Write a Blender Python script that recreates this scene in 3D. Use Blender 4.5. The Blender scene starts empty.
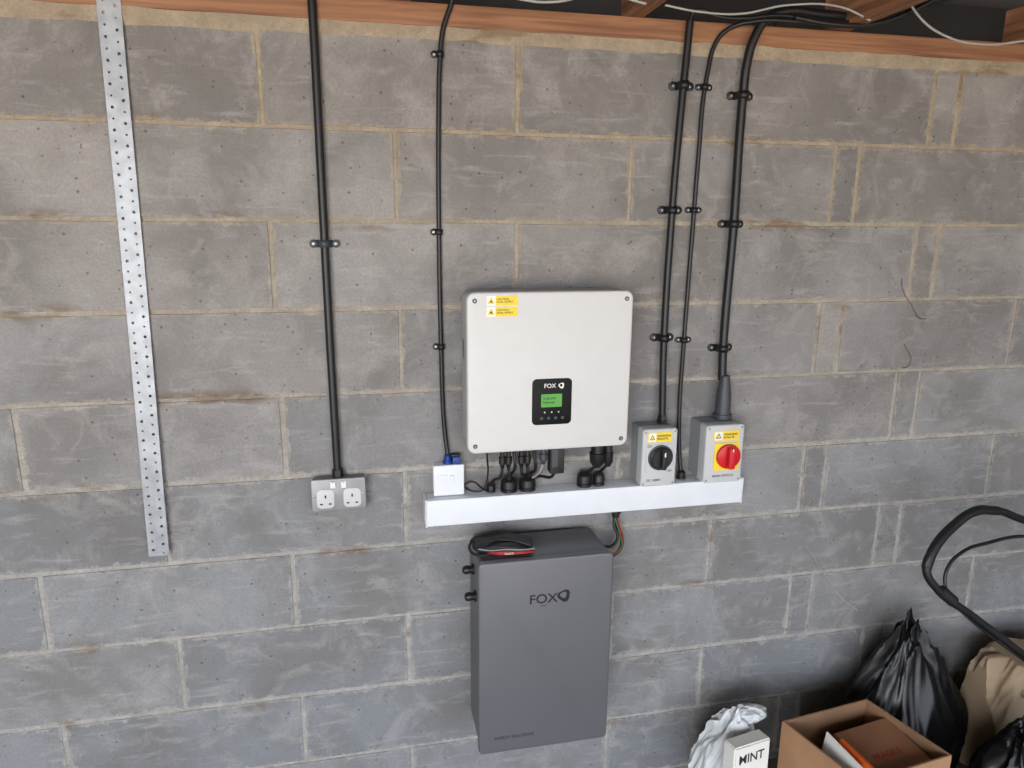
import bpy, bmesh, random
from math import *
from mathutils import Vector, Matrix, Euler, noise as mn
random.seed(7)
S=bpy.context.scene
S.view_settings.view_transform='Standard'
S.view_settings.look='None'
ZF=-2.28   # floor level below the wall-plate datum; everything is lifted by +2.28 at the end

# ------------------------------------------------------------------ materials
def lin(c):
    return tuple(((x/255)/12.92 if x/255<=.04045 else ((x/255+.055)/1.055)**2.4) for x in c)
def pm(name,rgb,rough=.5,metal=0,var=.06,scale=20,bump=.0,bscale=60,spec=.5):
    m=bpy.data.materials.new(name); m.use_nodes=True
    nt=m.node_tree; n=nt.nodes; l=nt.links; b=n['Principled BSDF']
    b.inputs['Roughness'].default_value=rough; b.inputs['Metallic'].default_value=metal
    b.inputs['Specular IOR Level'].default_value=spec
    tc=n.new('ShaderNodeTexCoord'); nz=n.new('ShaderNodeTexNoise'); nz.inputs['Scale'].default_value=scale; nz.inputs['Detail'].default_value=3
    l.new(tc.outputs['Object'],nz.inputs['Vector'])
    r=n.new('ShaderNodeValToRGB'); c=lin(rgb)
    r.color_ramp.elements[0].position=.3; r.color_ramp.elements[1].position=.7
    r.color_ramp.elements[0].color=(*[x*(1-var) for x in c],1); r.color_ramp.elements[1].color=(*[min(1,x*(1+var)) for x in c],1)
    l.new(nz.outputs['Fac'],r.inputs['Fac']); l.new(r.outputs['Color'],b.inputs['Base Color'])
    if bump:
        n2=n.new('ShaderNodeTexNoise'); n2.inputs['Scale'].default_value=bscale; n2.inputs['Detail'].default_value=4
        l.new(tc.outputs['Object'],n2.inputs['Vector'])
        bp=n.new('ShaderNodeBump'); bp.inputs['Strength'].default_value=bump; bp.inputs['Distance'].default_value=.004
        l.new(n2.outputs['Fac'],bp.inputs['Height']); l.new(bp.outputs['Normal'],b.inputs['Normal'])
    return m
def emis(m,rgb,s):
    b=m.node_tree.nodes['Principled BSDF']; b.inputs['Emission Color'].default_value=(*lin(rgb),1); b.inputs['Emission Strength'].default_value=s

M={}
M['black']=pm('black_plastic',(24,24,26),.45)
M['rubber']=pm('black_rubber',(18,18,20),.6)
M['gland']=pm('dark_grey_plastic',(62,66,72),.5)
M['white']=pm('white_pvc',(222,225,230),.38,var=.02)
M['inv']=pm('white_painted_metal',(206,205,203),.45,var=.015,bump=.03,bscale=400)
M['invside']=pm('side_painted_metal',(172,172,172),.5,var=.03)
M['iso']=pm('light_grey_plastic',(190,192,192),.45,var=.02)
M['iso2']=pm('mid_grey_plastic',(138,141,144),.5,var=.03)
M['bat']=pm('gunmetal_paint',(106,107,111),.42,.3,var=.03,scale=6,bump=.02,bscale=500)
M['batd']=pm('gunmetal_dark',(70,70,74),.5,.3)
M['galv']=pm('galvanised_steel',(154,157,161),.48,.35,var=.18,scale=30)
M['steel']=pm('screw_steel',(150,150,152),.35,.8)
M['metalclad']=pm('metalclad_grey',(142,143,144),.45,.35,var=.10)
M['insert']=pm('socket_insert',(196,197,198),.4,var=.03)
M['yellow']=pm('label_yellow',(236,204,50),.5,var=.03)
M['lwhite']=pm('label_white',(232,230,222),.5,var=.02)
M['ink']=pm('ink_black',(20,20,22),.6)
M['inkd']=pm('ink_dark_grey',(40,40,44),.6)
M['red']=pm('switch_red',(200,22,34),.35,var=.04)
M['blue']=pm('blue_plastic',(20,56,130),.4)
M['orange']=pm('orange_card',(226,96,30),.6)
M['redp']=pm('dull_red',(160,34,34),.6)
M['screen']=pm('black_glass',(8,8,10),.45,spec=.2)
M['lcd']=pm('green_lcd',(74,150,56),.3,var=.05); emis(M['lcd'],(84,180,60),.10)
M['slot']=pm('slot_black',(8,8,8),.8)
M['card']=pm('cardboard',(168,128,94),.85,var=.08,scale=12,bump=.15,bscale=30)
M['card2']=pm('cardboard_dark',(140,96,66),.85,var=.08,scale=12)
M['cardin']=pm('cardboard_inside',(142,108,80),.9,var=.08,scale=12)
M['bag']=pm('black_polythene',(12,12,14),.36,bump=.25,bscale=18,spec=.4)
M['wbag']=pm('white_polythene',(204,206,206),.4,bump=.2,bscale=25)
M['clear']=pm('dusty_clear_polythene',(96,90,84),.22,var=.25,bump=.5,bscale=18)
M['wirew']=pm('white_cable_sheath',(166,164,158),.5)
M['wireb']=pm('brown_wire',(104,84,66),.7)
M['wireg']=pm('green_wire',(40,110,60),.5)
M['wirer']=pm('red_wire',(170,30,30),.5)
M['felt']=pm('roof_felt',(34,34,38),.8,bump=.3,bscale=6)
M['deck']=pm('mower_green',(34,70,44),.4)
M['paper']=pm('kraft_paper_sack',(164,142,116),.8,var=.16,scale=7,bump=.4,bscale=14)

def timber():
    m=bpy.data.materials.new('sawn_timber'); m.use_nodes=True; nt=m.node_tree; n=nt.nodes; l=nt.links; b=n['Principled BSDF']
    b.inputs['Roughness'].default_value=.75
    tc=n.new('ShaderNodeTexCoord'); mp=n.new('ShaderNodeMapping'); mp.inputs['Scale'].default_value=(2,40,40)
    nz=n.new('ShaderNodeTexNoise'); nz.inputs['Scale'].default_value=1.5; nz.inputs['Detail'].default_value=6; nz.inputs['Distortion'].default_value=.6
    l.new(tc.outputs['Object'],mp.inputs['Vector']); l.new(mp.outputs['Vector'],nz.inputs['Vector'])
    r=n.new('ShaderNodeValToRGB'); r.color_ramp.elements[0].position=.3; r.color_ramp.elements[1].position=.72
    r.color_ramp.elements[0].color=(*lin((116,76,52)),1); r.color_ramp.elements[1].color=(*lin((170,122,88)),1)
    l.new(nz.outputs['Fac'],r.inputs['Fac']); l.new(r.outputs['Color'],b.inputs['Base Color'])
    bp=n.new('ShaderNodeBump'); bp.inputs['Strength'].default_value=.3; bp.inputs['Distance'].default_value=.003
    l.new(nz.outputs['Fac'],bp.inputs['Height']); l.new(bp.outputs['Normal'],b.inputs['Normal'])
    return m
M['timber']=timber()

class NB:
    """tiny node-graph helper"""
    def __init__(s,name):
        s.m=bpy.data.materials.new(name); s.m.use_nodes=True; s.n=s.m.node_tree.nodes; s.l=s.m.node_tree.links; s.b=s.n['Principled BSDF']
    def _in(s,sock,v):
        if isinstance(v,(int,float)): sock.default_value=v
        elif isinstance(v,tuple): sock.default_value=(*v,1) if len(v)==3 and sock.type=='RGBA' else v
        else: s.l.new(v,sock)
    def math(s,op,a,b=0,c=None,clamp=False):
        k=s.n.new('ShaderNodeMath'); k.operation=op; k.use_clamp=clamp; s._in(k.inputs[0],a); s._in(k.inputs[1],b)
        if c is not None: s._in(k.inputs[2],c)
        return k.outputs[0]
    def noise(s,vec,scale,detail=4,rough=.5,dist=0):
        k=s.n.new('ShaderNodeTexNoise'); k.inputs['Scale'].default_value=scale; k.inputs['Detail'].default_value=detail; k.inputs['Roughness'].default_value=rough; k.inputs['Distortion'].default_value=dist
        s.l.new(vec,k.inputs['Vector']); return k.outputs['Fac']
    def voro(s,vec,scale):
        k=s.n.new('ShaderNodeTexVoronoi'); k.inputs['Scale'].default_value=scale; s.l.new(vec,k.inputs['Vector']); return k.outputs['Distance']
    def mapr(s,v,a,b,c=0,d=1):
        k=s.n.new('ShaderNodeMapRange'); s._in(k.inputs[0],v); k.inputs[1].default_value=a; k.inputs[2].default_value=b; k.inputs[3].default_value=c; k.inputs[4].default_value=d; return k.outputs[0]
    def mix(s,f,a,b,mode='MIX'):
        k=s.n.new('ShaderNodeMix'); k.data_type='RGBA'; k.blend_type=mode; s._in(k.inputs[0],f); s._in(k.inputs[6],a); s._in(k.inputs[7],b); return k.outputs[2]
    def mapping(s,vec,sc):
        k=s.n.new('ShaderNodeMapping'); k.inputs['Scale'].default_value=sc; s.l.new(vec,k.inputs['Vector']); return k.outputs[0]
    def zpos(s,vec):
        k=s.n.new('ShaderNodeSeparateXYZ'); s.l.new(vec,k.inputs[0]); return k.outputs[2]

def mortar_col(g,P):
    n1=g.noise(P,14,5,.65); n2=g.noise(P,160,2,.6)
    h=g.mapr(g.zpos(P),-.15,-1.3)  # warm light up high and cool light below, painted into mortar colour
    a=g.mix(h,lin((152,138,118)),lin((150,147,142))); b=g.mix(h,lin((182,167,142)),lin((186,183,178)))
    c=g.mix(g.mapr(n1,.3,.7),a,b)
    return g.mix(g.mapr(n2,.35,.65,0,.3),c,lin((122,110,96)))
def stain(g,P):
    return g.noise(g.mapping(P,(1.3,1,4.5)),2.1,4,.6,.2)
def blockmat():
    g=NB('concrete_block'); b=g.b; b.inputs['Roughness'].default_value=.92; b.inputs['Specular IOR Level'].default_value=.2
    tc=g.n.new('ShaderNodeTexCoord'); P=tc.outputs['Object']
    def uv(nm):
        k=g.n.new('ShaderNodeUVMap'); k.uv_map=nm; s=g.n.new('ShaderNodeSeparateXYZ'); g.l.new(k.outputs[0],s.inputs[0]); return s.outputs[0],s.outputs[1]
    u,v=uv('loc'); u2,v2=uv('rem'); br,cool_light=uv('rnd')
    dist=g.math('MINIMUM',g.math('MINIMUM',u,u2),g.math('MINIMUM',v,v2))
    c=g.mix(br,lin((124,120,117)),lin((166,160,154)))
    c=g.mix(g.math('MULTIPLY',cool_light,.55),c,lin((131,138,147)))  # cool daylight on lower courses, painted into the block colour
    big=g.noise(P,3.2,5,.62,.4)
    c=g.mix(g.mapr(big,.40,.62,0,.62),c,lin((112,108,104)))
    pat=g.noise(P,9,6,.7,.8)
    c=g.mix(g.mapr(pat,.50,.70,0,.50),c,lin((178,173,168)))
    st=g.noise(g.mapping(P,(4,1,26)),1.6,5,.6,.5)
    c=g.mix(g.mapr(st,.56,.72,0,.38),c,lin((186,184,182)))
    fine=g.noise(P,150,4,.7)
    c=g.mix(g.mapr(fine,.32,.68,0,.36),c,lin((102,100,98)))
    pit=g.voro(P,46); pit2=g.noise(P,30,1)
    pm_=g.math('MULTIPLY',g.mapr(pit,.10,.17,1,0),g.mapr(pit2,.52,.60,0,1),clamp=True)
    c=g.mix(g.math('MULTIPLY',pm_,.55),c,lin((80,74,69)))
    en=g.noise(P,26,5,.7,.3)
    thr=g.mapr(en,.43,.80,-.001,.023)
    sm=g.mapr(g.math('SUBTRACT',dist,thr),-.002,.0025,1,0)
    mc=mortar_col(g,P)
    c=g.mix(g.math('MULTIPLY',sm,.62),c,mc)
    vd=g.math('MINIMUM',v,v2)
    bs=g.math('MULTIPLY',g.mapr(stain(g,P),.59,.65,0,1),g.mapr(g.math('ADD',vd,g.math('MULTIPLY',en,.02)),.01,.036,1,0),clamp=True)
    c=g.mix(g.math('MULTIPLY',bs,.68),c,lin((108,86,62)))
    g.l.new(c,b.inputs['Base Color'])
    h=g.math('ADD',g.math('MULTIPLY',fine,.6),g.math('MULTIPLY',pat,1.0))
    h=g.math('SUBTRACT',h,g.math('MULTIPLY',pm_,1.2))
    h=g.math('ADD',h,g.math('MULTIPLY',sm,.3))
    bp=g.n.new('ShaderNodeBump'); bp.inputs['Strength'].default_value=.6; bp.inputs['Distance'].default_value=.003
    g.l.new(h,bp.inputs['Height']); g.l.new(bp.outputs[0],b.inputs['Normal'])
    return g.m
def mortarmat():
    g=NB('sand_cement_mortar'); b=g.b; b.inputs['Roughness'].default_value=.95; b.inputs['Specular IOR Level'].default_value=.15
    tc=g.n.new('ShaderNodeTexCoord'); P=tc.outputs['Object']
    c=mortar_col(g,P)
    c=g.mix(g.mapr(stain(g,P),.59,.65,0,.55),c,lin((114,90,64)))
    g.l.new(c,b.inputs['Base Color'])
    h=g.noise(P,60,5,.75)
    bp=g.n.new('ShaderNodeBump'); bp.inputs['Strength'].default_value=.9; bp.inputs['Distance'].default_value=.006
    g.l.new(h,bp.inputs['Height']); g.l.new(bp.outputs[0],b.inputs['Normal'])
    return g.m
M['block']=blockmat(); M['mortar']=mortarmat()
M['floor']=pm('concrete_floor',(118,110,100),.9,var=.25,scale=5,bump=.5,bscale=40)

# ------------------------------------------------------------------ geometry helpers
TOP=[]
def empty(name,loc=(0,0,0)):
    e=bpy.data.objects.new(name,None); e.location=loc; e.empty_display_size=.05; S.collection.objects.link(e); TOP.append(e); return e
def obj(name,me,mats,parent=None,smooth=None):
    for m in (mats if isinstance(mats,(list,tuple)) else [mats]): me.materials.append(M[m] if isinstance(m,str) else m)
    if smooth is not None:
        me.polygons.foreach_set('use_smooth',[True]*len(me.polygons)); me.set_sharp_from_angle(angle=radians(smooth))
    o=bpy.data.objects.new(name,me); S.collection.objects.link(o)
    if parent: o.parent=parent; o.matrix_parent_inverse=Matrix.Translation(-parent.location)
    else: TOP.append(o)
    return o
def fin(bm,name,mats,parent=None,smooth=None):
    bmesh.ops.recalc_face_normals(bm,faces=bm.faces[:])
    me=bpy.data.meshes.new(name); bm.to_mesh(me); bm.free(); return obj(name,me,mats,parent,smooth)
def box(name,x0,x1,y0,y1,z0,z1,mat,parent=None,bev=.0,seg=2):
    bm=bmesh.new(); bmesh.ops.create_cube(bm,size=1)
    for v in bm.verts: v.co=Vector((x0+(v.co.x+.5)*(x1-x0),y0+(v.co.y+.5)*(y1-y0),z0+(v.co.z+.5)*(z1-z0)))
    if bev: bmesh.ops.bevel(bm,geom=bm.edges[:],offset=bev,segments=seg,affect='EDGES',profile=.5)
    return fin(bm,name,mat,parent,35 if bev else None)
def rr_pts(x0,x1,z0,z1,r,n=6):
    p=[]
    for cx,cz,a in ((x1-r,z1-r,0),(x0+r,z1-r,90),(x0+r,z0+r,180),(x1-r,z0+r,270)):
        for i in range(n+1):
            t=radians(a+90*i/n); p.append((cx+r*cos(t),cz+r*sin(t)))
    return p
def rr(name,x0,x1,z0,z1,d0,d1,r,mat,parent=None,b=0.0,n=6):
    """rounded-rectangle prism standing off the wall, depth d0..d1 (towards the room), front rim rounded by b"""
    if z0>z1:z0,z1=z1,z0
    bm=bmesh.new(); rings=[]
    prof=[(d0,0)]
    if b:
        for i in range(4):
            t=radians(90*i/3); prof.append((d1-b+b*sin(t),b*(1-cos(t))))
    else: prof.append((d1,0))
    for d,ins in prof:
        q=rr_pts(x0+ins,x1-ins,z0+ins,z1-ins,max(r-ins,.0004),n)
        rings.append([bm.verts.new((x,-d,z)) for x,z in q])
    for a,c in zip(rings,rings[1:]):
        k=len(a)
        for i in range(k): bm.faces.new((a[i],a[(i+1)%k],c[(i+1)%k],c[i]))
    bm.faces.new(rings[0]); bm.faces.new(rings[-1])
    return fin(bm,name,mat,parent,40)
def cyl(name,p0,p1,r0,mat,parent=None,r1=None,n=24,b=0):
    p0=Vector(p0);p1=Vector(p1); r1=r0 if r1 is None else r1
    ax=(p1-p0); L=ax.length; q=ax.to_track_quat('Z','Y')
    bm=bmesh.new(); prof=[(0,r0),(L,r1)] if not b else [(0,r0-b),(b,r0),(L-b,r1),(L,r1-b)]
    rings=[[bm.verts.new(p0+q@Vector((r*cos(2*pi*i/n),r*sin(2*pi*i/n),h))) for i in range(n)] for h,r in prof]
    for a,c in zip(rings,rings[1:]):
        for i in range(n): bm.faces.new((a[i],a[(i+1)%n],c[(i+1)%n],c[i]))
    bm.faces.new(rings[0]); bm.faces.new(rings[-1])
    return fin(bm,name,mat,parent,40)
def lathe(name,p0,ax,prof,mat,parent=None,n=24):
    p0=Vector(p0); q=Vector(ax).to_track_quat('Z','Y'); bm=bmesh.new()
    rings=[[bm.verts.new(p0+q@Vector((r*cos(2*pi*i/n),r*sin(2*pi*i/n),h))) for i in range(n)] for h,r in prof]
    for a,c in zip(rings,rings[1:]):
        for i in range(n): bm.faces.new((a[i],a[(i+1)%n],c[(i+1)%n],c[i]))
    bm.faces.new(rings[0]); bm.faces.new(rings[-1])
    return fin(bm,name,mat,parent,35)
def tube(name,pts,r,mat,parent=None,res=8,smoothp=True):
    cu=bpy.data.curves.new(name,'CURVE'); cu.dimensions='3D'; cu.bevel_depth=r; cu.bevel_resolution=4; cu.use_fill_caps=True; cu.resolution_u=res
    sp=cu.splines.new('BEZIER'); sp.bezier_points.add(len(pts)-1)
    for bp,p in zip(sp.bezier_points,pts): bp.co=p; bp.handle_left_type=bp.handle_right_type='AUTO'
    o=bpy.data.objects.new('tmp',cu); S.collection.objects.link(o)
    me=bpy.data.meshes.new_from_object(o.evaluated_get(bpy.context.evaluated_depsgraph_get()))
    bpy.data.objects.remove(o); me.name=name; me.materials.clear()
    return obj(name,me,mat,parent,50)
def text(name,s,x,z,d,size,mat,parent,align='LEFT',ext=.0003,rotz=0,sx=1):
    cu=bpy.data.curves.new(name,'FONT'); cu.body=s; cu.size=size; cu.extrude=ext; cu.align_x=align; cu.offset=size*.012
    o=bpy.data.objects.new('tmp',cu); S.collection.objects.link(o)
    me=bpy.data.meshes.new_from_object(o.evaluated_get(bpy.context.evaluated_depsgraph_get())); bpy.data.objects.remove(o)
    me.transform(Matrix.Translation((x,-d,z))@Matrix.Rotation(rotz,4,'Y')@Matrix.Rotation(pi/2,4,'X')@Matrix.Scale(sx,4,(1,0,0)))
    me.materials.clear(); me.name=name
    return obj(name,me,mat,parent)
def tri(name,x,z,d,s,mat,parent):
    bm=bmesh.new(); a=[bm.verts.new((x+s*cos(radians(t)),-d,z+s*sin(radians(t)))) for t in (90,210,330)]; f=bm.faces.new(a)
    return fin(bm,name,mat,parent)
def logo(name,x,z,d,s,mat,parent):
    """rounded three-cornered ring emblem"""
    bm=bmesh.new(); n=60; A=[];B=[];ph=radians(50)
    for i in range(n):
        t=2*pi*i/n; R=s*(1+.12*cos(3*(t-ph))); r=s*.52*(1+.08*cos(3*(t-ph)))
        A.append(bm.verts.new((x+R*cos(t),-d,z+R*sin(t)))); B.append(bm.verts.new((x-.10*s+r*cos(t),-d,z+.12*s+r*sin(t))))
    for i in range(n): bm.faces.new((A[i],A[(i+1)%n],B[(i+1)%n],B[i]))
    return fin(bm,name,mat,parent)

# ------------------------------------------------------------------ wall of blocks
H=.225; XL,XR=-2.46,3.6
def wall_back():
    bm=bmesh.new(); loc=bm.loops.layers.uv.new('loc'); rem=bm.loops.layers.uv.new('rem'); rnd=bm.loops.layers.uv.new('rnd')
    rows={}
    for k in range(11):
        if k%2==0: xs=[-.63*i for i in range(3,-1,-1)]+[.63,1.262,1.866,1.952,2.585,3.215]
        else: xs=[-.315-.63*i for i in range(3,-1,-1)]+[.315,.945,1.566,1.645,2.275,2.905,3.535]
        rows[k]=[XL]+[x for x in xs if XL<x<XR]+[XR]
    for k,xs in rows.items():
        z1=-k*H-.0052+random.uniform(-.0015,.0015); z0=-(k+1)*H+.0052+random.uniform(-.0015,.0015)
        if k==10: z0=ZF
        for i,(a,b) in enumerate(zip(xs,xs[1:])):
            x0=a+.005+random.uniform(-.001,.002); x1=b-.005-random.uniform(-.001,.002)
            yo=random.uniform(-.0012,.0012); br=random.random(); cool_light=min(1,max(0,(k-1)/5+random.uniform(-.3,.3)))  # per-block random tone, plus painted cool light growing down the courses
            dz=random.uniform(-.0018,.0018)
            prof=[(.09,0),(.0015+yo,0),(yo,.0015)]
            rings=[[bm.verts.new((x,y,z)) for x,z in ((x0+s,z0+s),(x1-s,z0+s+dz),(x1-s,z1-s+dz),(x0+s,z1-s))] for y,s in prof]
            fs=[bm.faces.new(rings[-1])]
            for A,B in zip(rings,rings[1:]):
                for j in range(4): fs.append(bm.faces.new((A[j],A[(j+1)%4],B[(j+1)%4],B[j])))
            for f in fs:
                f.material_index=0
                for lp in f.loops:
                    c=lp.vert.co; lp[loc].uv=(c.x-x0,c.z-z0); lp[rem].uv=(x1-c.x,z1-c.z); lp[rnd].uv=(br,cool_light)
    nx,nz=420,170; g=[]
    for j in range(nz+1):
        z=ZF+(0.02-ZF)*j/nz; row=[]
        for i in range(nx+1):
            x=XL+(XR-XL)*i/nx; q=mn.noise(Vector((x*14,0,z*14)))*.0022
            yy=.0028+q
            if z>-.008: yy=-.004+mn.noise(Vector((x*9,3,z*9)))*.006
            row.append(bm.verts.new((x,yy,z)))
        g.append(row)
    for j in range(nz):
        for i in range(nx):
            f=bm.faces.new((g[j][i],g[j][i+1],g[j+1][i+1],g[j+1][i])); f.material_index=1; f.smooth=True
    r=bmesh.ops.create_cube(bm,size=1)['verts']
    for v in r: v.co=Vector(((XL+XR)/2+v.co.x*(XR-XL),.065+v.co.y*.07,(ZF+.02)/2+v.co.z*(.02-ZF)))
    for f in {f for v in r for f in v.link_faces}: f.material_index=1
    me=bpy.data.meshes.new('wall_back'); bm.to_mesh(me); bm.free()
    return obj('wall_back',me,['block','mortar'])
wall_back()
YD=-4.3
box('floor',XL-.1,XR+.1,YD-1.5,.1,ZF-.1,ZF,'floor')
box('wall_left',XL-.1,XL,YD,.1,ZF,.25,'block')
box('wall_right',XR,XR+.1,YD,.1,ZF,.25,'block')
box('ceiling',XL-.1,XR+.1,YD,.3,.25,.27,'felt')
box('eaves_lining',XL-.1,XR+.1,.28,.30,-.1,.26,'felt')
box('wall_plate',XL,XR,-.006,.094,.018,.070,'timber',bev=.002)
for i,x in enumerate([-2.06,-1.46,-.86,-.26,.34,.94,1.54,2.14,2.74,3.34]):
    bm=bmesh.new(); bmesh.ops.create_cube(bm,size=1)
    for v in bm.verts: v.co=Vector((v.co.x*4.3,v.co.y*.045,v.co.z*.1))
    bmesh.ops.bevel(bm,geom=bm.edges[:],offset=.002,segments=1,affect='EDGES')
    o=fin(bm,'ceiling_joist','timber'); o.rotation_euler=(0,0,pi/2); o.location=(x,-2.1,.121)

# ------------------------------------------------------------------ perforated strap
def strap():
    bm=bmesh.new(); cell=.025; n=16; ztop=.16; zbot=-1.314; rows=59
    def P(s,t):
        f=t/(ztop-zbot); x=-.309-.024*f; d=.0075+.012*f*f+.002*sin(f*9)
        return (x+s,-d,ztop-t)
    for j in range(rows):
        for c in (0,1):
            cx=(-.5+c)*cell; cz=(j+.5)*cell; off=.005 if c else -.005
            rh=.0036 if (j+c)%2==0 else .0024
            sq=[];ci=[]
            for i in range(n):
                a=2*pi*i/n; ca,sa=cos(a),sin(a); m=max(abs(ca),abs(sa))
                sq.append(bm.verts.new(P(cx+ca/m*cell/2,cz+sa/m*cell/2)))
                ci.append(bm.verts.new(P(cx+ca*rh,cz+off+sa*rh)))
            for i in range(n): bm.faces.new((sq[i],sq[(i+1)%n],ci[(i+1)%n],ci[i]))
    bmesh.ops.remove_doubles(bm,verts=bm.verts[:],dist=.0002)
    o=fin(bm,'perforated_steel_strap','galv'); md=o.modifiers.new('t','SOLIDIFY'); md.thickness=.0018; return o
strap()

# ------------------------------------------------------------------ clips
def saddle(par,x,z,d,r,wid=.022,zh=.008,one=None,mat='black'):
    n=10; bm=bmesh.new(); A=[]
    rr_=r+.0022
    path=[(-wid,.0025),(-rr_,.0035)]+[(rr_*cos(pi-pi*i/n),d+rr_*sin(pi-pi*i/n)) for i in range(n+1)]+[(rr_,.0035),(wid,.0025)]
    if one=='L': path=path[:-1]
    for (px,pd) in path: A.append([bm.verts.new((x+px,-pd-.001,z+s*zh)) for s in (-1,1)])
    for a,b in zip(A,A[1:]): bm.faces.new((a[0],b[0],b[1],a[1]))
    o=fin(bm,'clip_band',mat,par,50); md=o.modifiers.new('t','SOLIDIFY'); md.thickness=.003; md.offset=0
    for sgn in ((-1,1) if one is None else (-1,)):
        lathe('clip_foot',(x+sgn*wid*.92,-.0005,z),(0,-1,0),[(0,zh*1.15),(.006,zh*1.15),(.0075,zh*.8)],mat,par,16)
        lathe('clip_screw',(x+sgn*wid*.92,-.0078,z),(0,-1,0),[(0,.0038),(.001,.0034),(.0015,.001)],'steel',par,12)

e=empty('socket_conduit',(.13,0,-.5))
tube('conduit_tube',[(.128,-.015,.16),(.130,-.015,.069),(.131,-.015,-.4),(.132,-.015,-.8),(.135,-.018,-1.13)],.0105,'black',e)
cyl('conduit_adaptor',(.135,-.018,-1.105),(.135,-.018,-1.128),.0145,'black',e,n=6)
saddle(e,.131,-.506,.015,.0105,.03,.009,mat='gland')

# ------------------------------------------------------------------ double socket
e=empty('double_socket',(.136,0,-1.17))
rr('back_box',.067,.206,-1.128,-1.212,.0005,.036,.008,'metalclad',e,b=.003)
rr('face_plate',.064,.208,-1.124,-1.216,.0365,.043,.006,'metalclad',e,b=.0025)
for s,cx in ((-1,.101),(1,.171)):
    rr('socket_insert',cx-.023,cx+.023,-1.206,-1.153,.043,.0445,.012,'insert',e,b=.001)
    box('earth_slot',cx-.002,cx+.002,-.0452,-.0448,-1.177,-1.168,'slot',e)
    for q in (-1,1): box('pin_slot',cx+q*.0115-.0035,cx+q*.0115+.0035,-.0452,-.0448,-1.1955,-1.1915,'slot',e)
    rr('rocker_switch',cx-s*.021-.007,cx-s*.021+.007,-1.149,-1.130,.043,.048,.0015,'white',e,b=.0015)
    box('rocker_mark',cx-s*.021-.0035,cx-s*.021+.0035,-.0484,-.0482,-1.1335,-1.132,'red',e)
for x in (.0725,.1995): lathe('plate_screw',(x,-.043,-1.170),(0,-1,0),[(0,.0042),(.0015,.0035),(.002,.001)],'steel',e,12)

# ------------------------------------------------------------------ thin cable left
e=empty('spur_cable',(.43,0,-.5))
tube('cable_sheath',[(.470,-.03,.16),(.461,-.016,.078),(.438,-.012,.009),(.430,-.010,-.06),(.4245,-.008,-.2),(.421,-.008,-.476),(.422,-.008,-.779),(.427,-.010,-1.0),(.434,-.018,-1.080)],.0062,'black',e)
for z,x in ((-.046,.430),(-.476,.421),(-.779,.422)): saddle(e,x,z,.008,.0062,.015,.0075,one='L')

# ------------------------------------------------------------------ fused spur switch
e=empty('fused_spur_switch',(.435,0,-1.15))
rr('pattress',.393,.477,-1.108,-1.195,.0005,.030,.004,'white',e,b=.001)
rr('spur_plate',.392,.478,-1.107,-1.196,.0305,.038,.004,'white',e,b=.003)
rr('fuse_carrier',.402,.430,-1.134,-1.158,.038,.0405,.002,'white',e,b=.001)
rr('spur_rocker',.437,.449,-1.136,-1.158,.038,.043,.002,'white',e,b=.001)
lathe('blue_gland',(.434,-.018,-1.108),(0,0,1),[(0,.013),(.009,.013),(.010,.010),(.022,.010),(.026,.007)],'blue',e)
rr('blue_plug',.446,.468,-1.108,-1.086,.010,.034,.003,'blue',e,b=.002)
box('plug_cap',.444,.470,-.030,-.012,-1.086,-1.081,'black',e,bev=.001)

# ------------------------------------------------------------------ trunking
e=empty('cable_trunking',(.85,0,-1.235))
rr('trunking_body',.371,1.321,-1.277,-1.199,.0005,.050,.002,'white',e,b=.001)
rr('trunking_lid',.3705,1.3215,-1.2765,-1.1995,.0505,.060,.004,'white',e,b=.003)
rr('end_cap_left',.366,.3715,-1.279,-1.197,.0005,.061,.003,'white',e,b=.002)
rr('end_cap_right',1.3205,1.326,-1.279,-1.197,.0005,.061,.003,'white',e,b=.002)

# ------------------------------------------------------------------ inverter
e=empty('solar_inverter',(.69,0,-.83))
rr('rear_chassis',.500,.885,-.645,-1.020,.0005,.060,.008,'invside',e,b=.002)
rr('housing',.4745,.9085,-.6225,-1.0385,.040,.128,.022,'invside',e,b=.002)
rr('cover_seam',.4755,.9075,-.6235,-1.0375,.1275,.1295,.021,'gland',e)
rr('front_cover',.472,.911,-.620,-1.041,.129,.152,.022,'inv',e,b=.006)
for x in (.492,.892):
    for z in (-.641,-1.020):
        lathe('cover_screw',(x,-.152,z),(0,-1,0),[(0,.0062),(.0012,.0056),(.0016,.001)],'gland',e,16)
        lathe('cover_screw_socket',(x,-.1537,z),(0,-1,0),[(0,.0028),(.0002,.0026)],'steel',e,6)
box('side_slot',.4740,.4748,-.080,-.065,-.80,-.75,'gland',e)
for z0,z1 in ((-.629,-.6535),(-.6565,-.681)):
    rr('warning_label_white',.522,.545,z0,z1,.152,.1524,.001,'lwhite',e)
    rr('warning_label_yellow',.545,.602,z0,z1,.152,.1524,.001,'yellow',e)
    tri('warning_triangle',.5335,(z0+z1)/2-.002,.1526,.011,'yellow',e); tri('warning_triangle_fill',.5335,(z0+z1)/2-.002,.1528,.0045,'ink',e)
    text('label_text','CAUTION\nDUAL SUPPLY',.5475,(z0+z1)/2+.002,.1526,.0068,'inkd',e)
rr('display_panel',.642,.749,-.846,-.970,.152,.1545,.012,'screen',e,b=.001)
rr('lcd_screen',.666,.722,-.887,-.922,.1545,.1549,.002,'lcd',e)
text('lcd_text','2.04 kW\nNormal',.671,-.902,.1551,.010,'inkd',e)
text('panel_brand_text','FOX',.673,-.870,.1547,.016,'lwhite',e); logo('panel_logo',.720,-.865,.1549,.0075,'lwhite',e)
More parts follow.
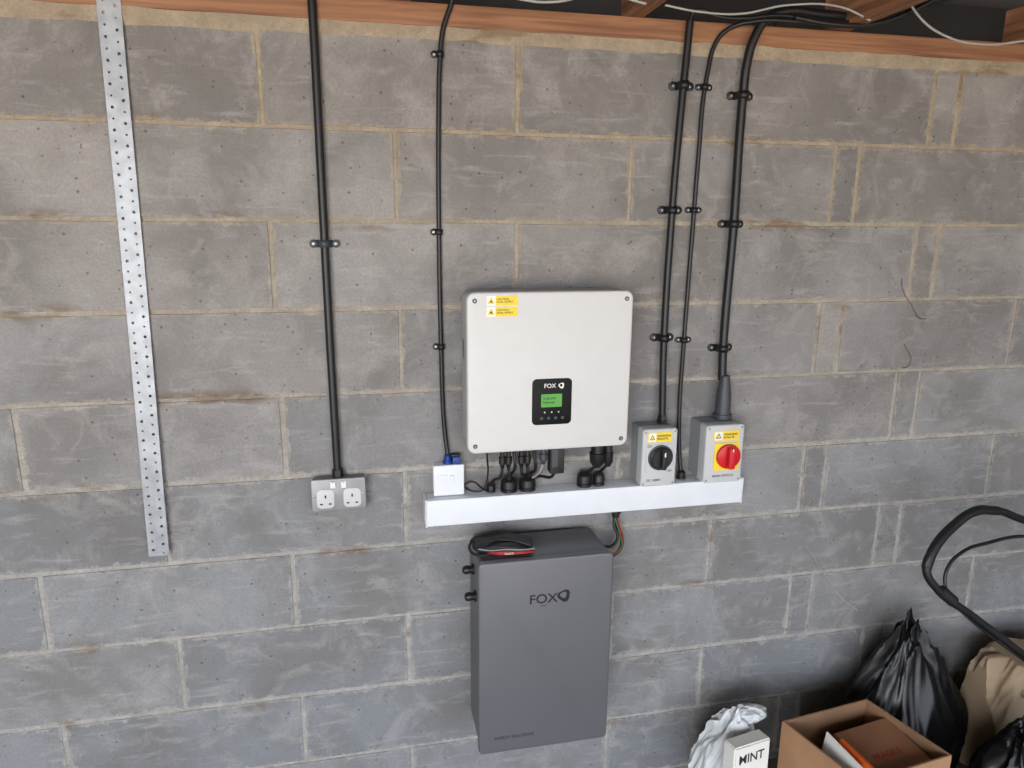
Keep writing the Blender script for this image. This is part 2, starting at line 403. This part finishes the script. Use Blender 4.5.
for i in range(4): lathe('panel_button',(.668+i*.019,-.1545,-.952),(0,-1,0),[(0,.0045),(.0006,.004)],'gland',e,14)
for i in range(3): lathe('panel_led',(.676+i*.019,-.1545,-.936),(0,-1,0),[(0,.002),(.0003,.0018)],'lwhite',e,10)
def mc4(x,d,z0,z1,par,r=.008,mat='black'):
    lathe('plug_connector',(x,-d,z0),(0,0,-1),[(0,r*1.1),(.010,r*1.1),(.011,r*.85),((z0-z1)*.5,r*.85),((z0-z1)*.52,r*1.25),((z0-z1)*.8,r*1.25),((z0-z1)*.85,r*.9),(z0-z1,r*.6)],mat,par,14)
def dome(x,d,z,par,r=.017,h=.04,mat='black'):
    lathe('cable_gland',(x,-d,z),(0,0,1),[(0,r),(h*.2,r),(h*.22,r*.88),(h*.3,r*.88),(h*.32,r*1.02),(h*.75,r*.95),(h*.95,r*.6),(h,r*.42)],mat,par,18)
for x in (.575,.592,.628,.645): mc4(x,.095,-1.038,-1.105,e)
for x,d in ((.610,.085),(.665,.085)): lathe('terminal_gland',(x,-d,-1.036),(0,0,-1),[(0,.014),(.012,.014),(.013,.011),(.022,.011),(.028,.006)],'black',e)
mc4(.690,.095,-1.038,-1.100,e,.009,'gland')
rr('comms_module',.706,.746,-1.030,-1.125,.080,.112,.003,'black',e,b=.002)
rr('comms_label',.711,.727,-1.055,-1.105,.112,.1123,.001,'gland',e)
rr('isolation_switch',.520,.548,-1.036,-1.058,.07,.10,.003,'black',e,b=.002)
for x,r in ((.850,.022),(.882,.014)):
    lathe('ac_connector',(x,-.085,-1.036),(0,0,-1),[(0,r),(.016,r),(.017,r*.85),(.042,r*.85),(.044,r*1.05),(.072,r*.95),(.086,r*.5)],'black',e)

e=empty('inverter_wiring',(.68,0,-1.15))
for x,r,h,d in ((.606,.024,.042,.034),(.660,.024,.042,.034),(.830,.022,.044,.034),(.874,.018,.040,.034),(.555,.013,.026,.030)): dome(x,d,-1.1955,e,r,h)
cb=[[(.575,-.095,-1.10),(.572,-.09,-1.13),(.560,-.05,-1.155),(.556,-.032,-1.178)],
    [(.592,-.095,-1.10),(.596,-.09,-1.135),(.600,-.05,-1.15),(.602,-.034,-1.160)],
    [(.610,-.085,-1.06),(.612,-.085,-1.11),(.608,-.05,-1.14),(.606,-.034,-1.158)],
    [(.628,-.095,-1.10),(.632,-.09,-1.13),(.650,-.05,-1.145),(.657,-.034,-1.158)],
    [(.645,-.095,-1.10),(.650,-.09,-1.13),(.658,-.05,-1.142),(.661,-.034,-1.158)],
    [(.665,-.085,-1.06),(.672,-.08,-1.12),(.668,-.05,-1.14),(.663,-.034,-1.158)],
    [(.724,-.095,-1.12),(.718,-.08,-1.145),(.692,-.05,-1.152),(.674,-.034,-1.160)],
    [(.850,-.085,-1.115),(.846,-.06,-1.135),(.833,-.034,-1.158)],
    [(.882,-.085,-1.115),(.880,-.06,-1.135),(.875,-.034,-1.160)]]
for i,c in enumerate(cb): tube('wire',c,.0045,'black',e)
tube('wire_white',[(.690,-.095,-1.095),(.688,-.09,-1.11),(.684,-.07,-1.135),(.668,-.034,-1.165)],.003,'wirew',e)
tube('loose_lead',[(.478,-.03,-1.17),(.50,-.05,-1.155),(.525,-.05,-1.175),(.545,-.035,-1.190),(.556,-.032,-1.188)],.003,'black',e)
tube('loose_lead_2',[(.478,-.02,-1.180),(.505,-.04,-1.188),(.530,-.045,-1.183),(.540,-.04,-1.165),(.535,-.085,-1.06)],.0025,'black',e)

# ------------------------------------------------------------------ battery
e=empty('battery_pack',(.68,0,-1.62))
rr('wall_bracket',.55,.80,-1.42,-1.80,.0005,.030,.004,'batd',e)
rr('battery_body',.494,.861,-1.331,-1.905,.031,.188,.012,'bat',e,b=.002)
rr('battery_front',.4895,.8655,-1.3265,-1.912,.189,.208,.014,'bat',e,b=.005)
text('brand_text','FOX',.628,-1.457,.2082,.038,'ink',e,sx=1.05); text('brand_subtext','E S S',.662,-1.468,.2082,.0075,'ink',e)
logo('brand_logo',.726,-1.441,.2086,.0175,'ink',e)
text('small_print','ENERGY SOLUTIONS',.534,-1.868,.2082,.012,'inkd',e)
for z,d in ((-1.395,.10),(-1.455,.14)):
    lathe('side_gland',(.494,-d,z),(-1,0,0),[(0,.015),(.006,.015),(.007,.011),(.016,.011),(.017,.013),(.028,.011),(.032,.006)],'black',e,18)
for z in (-1.38,-1.42): lathe('power_port',(.861,-.06,z),(1,0,0),[(0,.012),(.012,.012),(.014,.009),(.022,.008)],'black',e,16)
e=empty('battery_cables',(.93,0,-1.34))
lathe('trunking_gland',(.932,-.032,-1.278),(0,0,-1),[(0,.016),(.010,.016),(.011,.012),(.024,.011),(.028,.007)],'black',e)
tube('cable_a',[(.932,-.032,-1.30),(.936,-.035,-1.33),(.952,-.04,-1.37),(.940,-.05,-1.405),(.885,-.06,-1.42)],.0055,'black',e)
tube('cable_b',[(.930,-.03,-1.30),(.926,-.04,-1.33),(.935,-.05,-1.36),(.915,-.055,-1.385),(.885,-.06,-1.38)],.0045,'black',e)
tube('cable_red',[(.936,-.036,-1.30),(.944,-.045,-1.34),(.950,-.05,-1.38),(.925,-.06,-1.405),(.878,-.065,-1.41)],.0024,'wirer',e)
tube('cable_green',[(.927,-.036,-1.30),(.940,-.05,-1.35),(.946,-.055,-1.39),(.915,-.065,-1.41),(.878,-.07,-1.40)],.0024,'wireg',e)

def blob(name,c,s,mat,amp=.1,fr=3,seed=0,sub=5,fn=None,parent=None,flat=None,stretch=(1,1,1)):
    bm=bmesh.new(); bmesh.ops.create_icosphere(bm,subdivisions=sub,radius=1)
    for v in bm.verts:
        p=v.co.copy()
        q=Vector((p.x*s[0],p.y*s[1],p.z*s[2])); o=Vector((seed,seed*2,seed*3)); w=Vector((p.x*stretch[0],p.y*stretch[1],p.z*stretch[2]))
        w+=mn.noise_vector(w*1.3+o)*.35
        r=1-abs(mn.noise(w*fr+o))*2; r2=1-abs(mn.noise(w*fr*2.3+o))*2
        k=1+amp*(r*.75+r2*.25-.5)
        q*=k
        if fn: q=fn(p,q)
        v.co=Vector(c)+q
        if flat is not None and v.co.z<flat: v.co.z=flat
        if v.co.y>-.004: v.co.y=-.004
    return fin(bm,name,mat,parent,60)
# soft tool pouch lying on the battery
e=empty('tool_pouch',(.57,-.1,-1.31))
def softbox(name,hx,hy,hz,c,mat,par,amp=.006,seed=1,rot=0):
    bm=bmesh.new(); bmesh.ops.create_cube(bm,size=2)
    bmesh.ops.subdivide_edges(bm,edges=bm.edges[:],cuts=14,use_grid_fill=True)
    R=Matrix.Rotation(rot,3,'Z')
    for v in bm.verts:
        p=v.co.copy(); x,y,z=p
        q=Vector((x*sqrt(max(0,1-y*y*.20-z*z*.18)),y*sqrt(max(0,1-x*x*.18-z*z*.20)),z*sqrt(max(0,1-x*x*.45-y*y*.40))))
        q=Vector((q.x*hx,q.y*hy,q.z*hz)); q+=mn.noise_vector(p*1.6+Vector((seed,0,0)))*amp
        v.co=Vector(c)+R@q
        v.co.z=max(v.co.z,c[2]-hz*.92)
    return fin(bm,name,mat,par,60)
softbox('pouch_body',.084,.046,.013,(.572,-.120,-1.3142),'rubber',e,.005,2,-.16)
tube('pouch_cord',[(.505,-.150,-1.309),(.53,-.140,-1.301),(.57,-.128,-1.300),(.61,-.145,-1.301),(.640,-.160,-1.307)],.0035,'black',e)
tube('pouch_zip',[(.500,-.148,-1.312),(.53,-.164,-1.311),(.57,-.168,-1.310),(.62,-.174,-1.312),(.650,-.168,-1.314)],.0020,'iso2',e)
softbox('pouch_flap',.066,.008,.0055,(.585,-.164,-1.3195),'redp',e,.003,5,-.10)
text('pouch_print','TOOLS',.566,-1.3225,.1740,.008,'lwhite',e)
tube('pouch_strap',[(.49,-.09,-1.312),(.478,-.13,-1.318),(.492,-.162,-1.322),(.52,-.168,-1.322)],.0035,'rubber',e)

# ------------------------------------------------------------------ isolators
def label(e,x0,x1,z0,z1,d):
    w=x1-x0; rr('label_back',x0,x1,z0,z1,d,d+.0005,.001,'yellow',e); rr('label_panel',x0+w*.05,x0+w*.36,z0+.002,z1-.002,d+.0004,d+.0008,.001,'lwhite',e)
    tri('label_triangle',x0+w*.205,(z0+z1)/2-.002,d+.001,w*.13,'ink',e); tri('label_triangle_fill',x0+w*.205,(z0+z1)/2-.002,d+.0012,w*.09,'yellow',e)
    text('label_text','WARNING\nISOLATE',x0+w*.4,(z0+z1)/2+.001,d+.0008,(z1-z0)*.30,'inkd',e)
e=empty('dc_isolator_switch',(1.03,0,-1.1))
rr('base_shell',.984,1.086,-1.021,-1.190,.0005,.052,.006,'iso2',e,b=.001)
rr('cover_shell',.982,1.088,-1.019,-1.192,.053,.090,.009,'iso',e,b=.005)
rr('cover_panel',.993,1.077,-1.064,-1.150,.090,.0925,.006,'iso',e,b=.001)
label(e,.995,1.070,-1.058,-1.029,.0902)
lathe('dial_ring',(1.037,-.0925,-1.104),(0,-1,0),[(0,.038),(.002,.038),(.003,.036)],'gland',e,40)
lathe('knob_base',(1.037,-.0955,-1.104),(0,-1,0),[(0,.033),(.006,.033),(.008,.030),(.012,.029)],'black',e,32)
rr('knob_grip',1.030,1.044,-1.132,-1.076,.107,.126,.005,'black',e,b=.003)
rr('knob_pointer',1.0350,1.0390,-1.092,-1.079,.126,.1265,.0005,'lwhite',e)
text('position_text','ON',.996,-1.072,.0927,.009,'inkd',e); text('position_text_off','OFF',1.060,-1.148,.0927,.008,'inkd',e); text('rating_text','DC 1000V',.998,-1.176,.0902,.010,'inkd',e)
for x in (.990,1.080):
    for z in (-1.028,-1.183): lathe('cover_screw',(x,-.0895,z),(0,-1,0),[(0,.004),(.001,.003)],'iso2',e,12)
lathe('top_gland',(1.065,-.026,-1.0195),(0,0,1),[(0,.016),(.008,.016),(.009,.013),(.020,.013),(.024,.011)],'black',e,6)

e=empty('ac_isolator_switch',(1.22,0,-1.1))
rr('base_shell',1.170,1.286,-1.015,-1.186,.0005,.066,.006,'iso2',e,b=.001)
rr('cover_shell',1.168,1.288,-1.013,-1.188,.067,.106,.009,'iso',e,b=.005)
label(e,1.190,1.271,-1.060,-1.030,.1062)
rr('yellow_plate',1.196,1.276,-1.150,-1.066,.106,.109,.006,'yellow',e,b=.001)
lathe('red_knob',(1.238,-.109,-1.106),(0,-1,0),[(0,.036),(.004,.037),(.010,.036),(.012,.031)],'red',e,40)
rr('knob_grip',1.228,1.248,-1.138,-1.074,.121,.140,.006,'red',e,b=.004)
rr('knob_pointer',1.2365,1.2395,-1.084,-1.076,.140,.1405,.0005,'lwhite',e)
text('rating_text','MAIN SWITCH',1.196,-1.170,.1062,.010,'inkd',e)
for x in (1.177,1.279):
    for z in (-1.022,-1.179): lathe('cover_screw',(x,-.1055,z),(0,-1,0),[(0,.004),(.001,.003)],'iso2',e,12)

e=empty('dc_isolator_conduit',(1.06,0,-.5))
tube('conduit_tube',[(1.083,-.020,.066),(1.068,-.020,-.25),(1.063,-.020,-.414),(1.060,-.020,-.77),(1.065,-.026,-1.0)],.0100,'black',e)
for x,z in ((1.076,-.092),(1.063,-.414),(1.060,-.770)): saddle(e,x,z,.020,.0105,.026,.010)
tube('conduit_tail',[(1.083,-.020,.060),(1.090,-.022,.085),(1.11,-.03,.090),(1.145,-.035,.078),(1.20,-.045,.072),(1.32,-.05,.085),(1.44,-.05,.080),(1.56,-.05,.088),(1.70,-.07,.14),(1.80,-.1,.17)],.0055,'black',e)
e=empty('trunking_cable',(1.13,0,-.5))
tube('cable_sheath',[(1.80,-.11,.165),(1.66,-.075,.115),(1.52,-.06,.078),(1.38,-.055,.072),(1.26,-.04,.070),(1.19,-.02,.050),(1.162,-.012,.015),(1.148,-.010,-.049),(1.139,-.010,-.125),(1.136,-.010,-.25),(1.133,-.010,-.413),(1.127,-.010,-.779),(1.126,-.011,-1.0),(1.133,-.022,-1.15),(1.135,-.03,-1.180)],.0060,'black',e)
lathe('cable_gland',(1.135,-.030,-1.1955),(0,0,1),[(0,.014),(.006,.014),(.007,.012),(.020,.012),(.026,.006)],'black',e)
for x,z in ((1.141,-.092),(1.133,-.413),(1.127,-.779)): saddle(e,x,z,.010,.0062,.017,.0075)
e=empty('ac_isolator_cable',(1.25,0,-.5))
tube('cable_sheath',[(1.82,-.09,.185),(1.70,-.06,.125),(1.58,-.045,.100),(1.44,-.04,.098),(1.35,-.04,.100),(1.295,-.035,.080),(1.266,-.030,.035),(1.252,-.026,-.023),(1.249,-.022,-.103),(1.250,-.022,-.45),(1.246,-.022,-.805),(1.248,-.026,-.90)],.0122,'black',e)
for x,z in ((1.249,-.110),(1.250,-.450),(1.245,-.805)): saddle(e,x,z,.022,.0122,.029,.010)
lathe('tapered_gland',(1.252,-.036,-1.012),(0,0,1),[(0,.027),(.014,.027),(.015,.023),(.075,.021),(.105,.0165),(.128,.0135)],'gland',e,20)

e=empty('roof_cable_bundle',(1.5,-.05,.1))
tube('cable_1',[(1.33,-.02,.078),(1.45,-.03,.084),(1.60,-.03,.094),(1.75,-.05,.14),(1.95,-.08,.19)],.009,'black',e)
tube('cable_2',[(1.20,-.02,.078),(1.35,-.03,.086),(1.52,-.045,.094),(1.64,-.06,.105),(1.74,-.09,.15),(1.9,-.12,.2)],.006,'black',e)
tube('cable_3',[(1.36,-.06,.080),(1.46,-.075,.066),(1.58,-.08,.072),(1.68,-.09,.105),(1.78,-.11,.16)],.007,'black',e)
e=empty('pale_roof_cable',(1.0,-.3,.05))
tube('cable_1',[(.45,-.12,.14),(.56,-.12,.072),(.62,-.12,.058),(.70,-.12,.060),(.80,-.12,.085),(.92,-.12,.069)],.003,'wirew',e)
tube('cable_2',[(.97,-.12,.069),(1.06,-.12,.060),(1.17,-.12,.062),(1.30,-.12,.090),(1.45,-.12,.095),(1.54,-.12,.069)],.0026,'wirew',e)
tube('cable_3',[(1.62,-.12,.16),(1.68,-.12,.09),(1.77,-.12,.045),(1.90,-.12,.030),(2.02,-.12,.045),(2.16,-.12,.068)],.003,'wirew',e)

e=empty('wall_tie_wire',(1.9,0,-.7))
tube('tie_1',[(1.84,.004,-.60),(1.835,-.012,-.64),(1.87,-.018,-.69),(1.91,-.010,-.73),(1.95,.002,-.735)],.0012,'wireb',e)
tube('tie_2',[(1.875,.004,-.81),(1.88,-.012,-.83),(1.895,-.016,-.86),(1.89,-.010,-.885),(1.88,.002,-.89)],.0012,'wireb',e)
tube('string',[(1.60,-.002,-1.47),(1.68,-.02,-1.58),(1.74,-.03,-1.66),(1.79,-.05,-1.70)],.0011,'wirew',e)

# ------------------------------------------------------------------ lawn mower
e=empty('lawn_mower',(2.6,-.4,-1.9))
top=[(3.05,-.20,-2.08),(2.70,-.22,-1.70),(2.40,-.24,-1.44),(2.22,-.26,-1.345),(2.104,-.28,-1.297),(2.013,-.29,-1.262),(1.925,-.30,-1.253),(1.847,-.31,-1.289),(1.775,-.33,-1.342),(1.749,-.34,-1.395),(1.785,-.35,-1.456),(1.90,-.362,-1.543),(2.06,-.382,-1.662),(2.20,-.40,-1.766),(2.45,-.44,-1.93),(3.0,-.60,-2.12)]
tube('handle_frame',top,.0115,'black',e)
tube('handle_grip',top[5:10],.0135,'rubber',e)
tube('bail_lever',[(1.835,-.355,-1.500),(1.820,-.34,-1.45),(1.832,-.33,-1.405),(1.878,-.32,-1.370),(1.996,-.30,-1.356),(2.116,-.29,-1.352),(2.30,-.27,-1.40)],.0050,'black',e)
cyl('lever_bracket',(1.80,-.345,-1.463),(1.845,-.355,-1.502),.017,'rubber',e,b=.004)
tube('throttle_cable',[(1.83,-.36,-1.50),(1.93,-.38,-1.585),(2.08,-.40,-1.695),(2.22,-.42,-1.80),(2.8,-.5,-2.05)],.003,'black',e)
box('mower_deck',2.72,3.28,-.66,-.16,-2.19,-2.06,'deck',e,bev=.05,seg=4)
lathe('engine',(3.0,-.41,-2.06),(0,0,1),[(0,.15),(.05,.15),(.06,.13),(.14,.13),(.16,.10),(.20,.09)],'black',e,32)
for x in (2.78,3.22):
    for y,s in ((-.16,1),(-.66,-1)):
        lathe('wheel',(x,y,-2.20),(0,s,0),[(0,.06),(.004,.08),(.036,.08),(.04,.06)],'rubber',e,32)
        lathe('wheel_hub',(x,y+s*.041,-2.20),(0,s,0),[(0,.035),(.006,.03)],'iso2',e,20)

# ------------------------------------------------------------------ black bin bags
def bagtop(p,q):
    t=max(0,p.z); a=atan2(p.y,p.x)
    w=(1-.80*t**1.4); w*=1+.10*t*sin(7*a+2*p.z)
    return Vector((q.x*w-.03*t,q.y*w,q.z))
blob('black_bin_bag',(1.93,-.155,-2.04),(.20,.13,.37),'bag',.20,1.5,5,6,fn=bagtop,flat=ZF+.001,stretch=(1.4,1.4,.6))
blob('black_bin_bag',(2.10,-.46,-2.08),(.17,.125,.25),'bag',.20,1.6,11,6,fn=bagtop,flat=ZF+.001)

# ------------------------------------------------------------------ cardboard box, open
def quadbox(e,BL,BR,FR,FL,z0,z1,t=.005):
    P=[Vector((*p,0)) for p in (BL,BR,FR,FL)]; c=sum(P,Vector())/4
    bm=bmesh.new()
    def V(p,z): return bm.verts.new((p.x,p.y,z))
    I=[p+(c-p).normalized()*t*1.6 for p in P]
    ob=[V(p,z0) for p in P]; ot=[V(p,z1) for p in P]; it=[V(p,z1) for p in I]; ib=[V(p,z0+t) for p in I]
    for i in range(4):
        j=(i+1)%4
        bm.faces.new((ob[i],ob[j],ot[j],ot[i])).material_index=0
        bm.faces.new((ot[i],ot[j],it[j],it[i])).material_index=0
        bm.faces.new((it[i],it[j],ib[j],ib[i])).material_index=1
    bm.faces.new(ob); f=bm.faces.new(ib); f.material_index=1
    return fin(bm,'carton_shell',['card','cardin'],e)
def slab(e,name,cx,cy,cz,sx,sy,sz,rot,mat,bev=.003):
    bm=bmesh.new(); bmesh.ops.create_cube(bm,size=1)
    for v in bm.verts: v.co=Vector((v.co.x*sx,v.co.y*sy,v.co.z*sz))
    bmesh.ops.bevel(bm,geom=bm.edges[:],offset=bev,segments=2,affect='EDGES')
    bm.transform(Matrix.Translation((cx,cy,cz))@rot); return fin(bm,name,mat,e,35)
def E(a,b,c): return Euler((a,b,c)).to_matrix().to_4x4()
e=empty('open_cardboard_box',(1.6,-.37,-2.1))
quadbox(e,(1.40,-.26),(1.72,-.22),(1.79,-.48),(1.47,-.52),ZF+.001,-1.90)
slab(e,'inner_brown_carton',1.655,-.375,-2.03,.20,.18,.20,E(.10,-.06,.10),'card2')
t=text('inner_carton_print','FRAGILE',0,0,0,.026,'redp',e)
t.data.transform(Matrix.Translation((1.655,-.375,-2.03))@E(.10,-.06,.10)@Matrix.Translation((-.055,-.03,.1012))@Matrix.Rotation(-pi/2,4,'X'))
slab(e,'leaflet',1.482,-.41,-1.995,.004,.14,.22,E(.05,.12,.10),'lwhite',.001)
slab(e,'leaflet_orange',1.507,-.43,-1.99,.012,.12,.20,E(.0,.2,.10),'orange',.001)
slab(e,'leaflet_panel',1.5155,-.43,-1.99,.002,.09,.09,E(.0,.2,.10),'lwhite',.0005)

# ------------------------------------------------------------------ white plastic carrier bag holding a printed carton
def bagopen(p,q):
    t=max(0,p.z); a=atan2(p.y,p.x)
    w=1-.35*t+.45*max(0,t-.55); w*=1+.14*t*sin(5*a+1)
    return Vector((q.x*w+.03*t,q.y*w,q.z*(1+.10*t*sin(3*a))))
e=empty('white_plastic_bag',(1.28,-.22,-2.1))
blob('bag_body',(1.265,-.18,-2.09),(.105,.075,.18),'wbag',.22,1.5,8,6,fn=bagopen,parent=e,flat=ZF+.001,stretch=(1.5,1.5,.7))
blob('bag_handle',(1.335,-.18,-1.925),(.06,.03,.024),'wbag',.30,1.6,4,5,parent=e)
slab(e,'printed_carton',1.275,-.285,-2.10,.135,.05,.34,E(-.06,.05,.22),'lwhite',.004)
t=text('carton_print','MINT',0,0,0,.040,'inkd',e)
t.data.transform(Matrix.Translation((1.275,-.285,-2.10))@E(-.06,.05,.22)@Matrix.Translation((-.052,-.0257,.115)))

# ------------------------------------------------------------------ paper sack, dusty polythene
def sackfn(p,q):
    def sq(a,s): return copysign(min(abs(a)*1.35,s),a)
    return Vector((sq(q.x,.20),sq(q.y,.085),sq(q.z,.23)))
e=empty('paper_sack',(2.36,-.2,-2.05))
blob('sack_body',(2.375,-.19,-2.065),(.19,.09,.22),'paper',.16,1.9,9,6,fn=sackfn,parent=e,flat=ZF+.001)
t=text('sack_print','CEMENT',0,0,0,.045,'card2',e)
t.data.transform(Matrix.Translation((2.24,-.284,-1.93))@E(0,.15,0))
blob('clear_polythene_bag',(2.41,-.42,-2.09),(.10,.10,.21),'clear',.28,1.7,14,5,flat=ZF+.001)

# ------------------------------------------------------------------ lift everything so the floor is z=0
for o in TOP: o.location.z-=ZF

# ------------------------------------------------------------------ camera
px,py,pz,yw,t,rl,f=0.2224,-1.8908,-0.4489,0.2074,-0.2254,0.0074,0.7066
F=Vector((sin(yw)*cos(t),cos(yw)*cos(t),sin(t))); R0=Vector((cos(yw),-sin(yw),0)); U0=R0.cross(F)
R=R0*cos(rl)+U0*sin(rl); U=-R0*sin(rl)+U0*cos(rl)
cam=bpy.data.cameras.new('camera'); co=bpy.data.objects.new('camera',cam); S.collection.objects.link(co)
cam.sensor_width=36; cam.lens=36*f*1000/1024; cam.clip_start=.02
co.matrix_world=Matrix(((R.x,U.x,-F.x,px),(R.y,U.y,-F.y,py),(R.z,U.z,-F.z,pz-ZF),(0,0,0,1)))
S.camera=co

# ------------------------------------------------------------------ light: open garage door behind the viewer
w=bpy.data.worlds.new('sky'); S.world=w; w.use_nodes=True; n=w.node_tree.nodes; l=w.node_tree.links; bg=n['Background']
tc=n.new('ShaderNodeTexCoord'); sx=n.new('ShaderNodeSeparateXYZ'); r=n.new('ShaderNodeValToRGB')
mr=n.new('ShaderNodeMapRange'); mr.inputs[1].default_value=-1; mr.inputs[2].default_value=1
l.new(tc.outputs['Generated'],sx.inputs[0]); l.new(sx.outputs[2],mr.inputs[0]); l.new(mr.outputs[0],r.inputs[0])
r.color_ramp.elements[0].position=.49; r.color_ramp.elements[0].color=(1.0,.86,.72,1)
r.color_ramp.elements[1].position=.51; r.color_ramp.elements[1].color=(.80,.90,1.05,1)
l.new(r.outputs[0],bg.inputs[0]); bg.inputs[1].default_value=4.3
la=bpy.data.lights.new('door_daylight','AREA'); la.shape='RECTANGLE'; la.size=1.8; la.size_y=1.5; la.energy=100; la.color=(.96,.98,1.0)
lo=bpy.data.objects.new('door_daylight',la); S.collection.objects.link(lo); lo.location=(-1.4,YD+.1,1.55)
lo.rotation_euler=(Vector((.6,0,1.1))-Vector(lo.location)).to_track_quat('-Z','Y').to_euler()
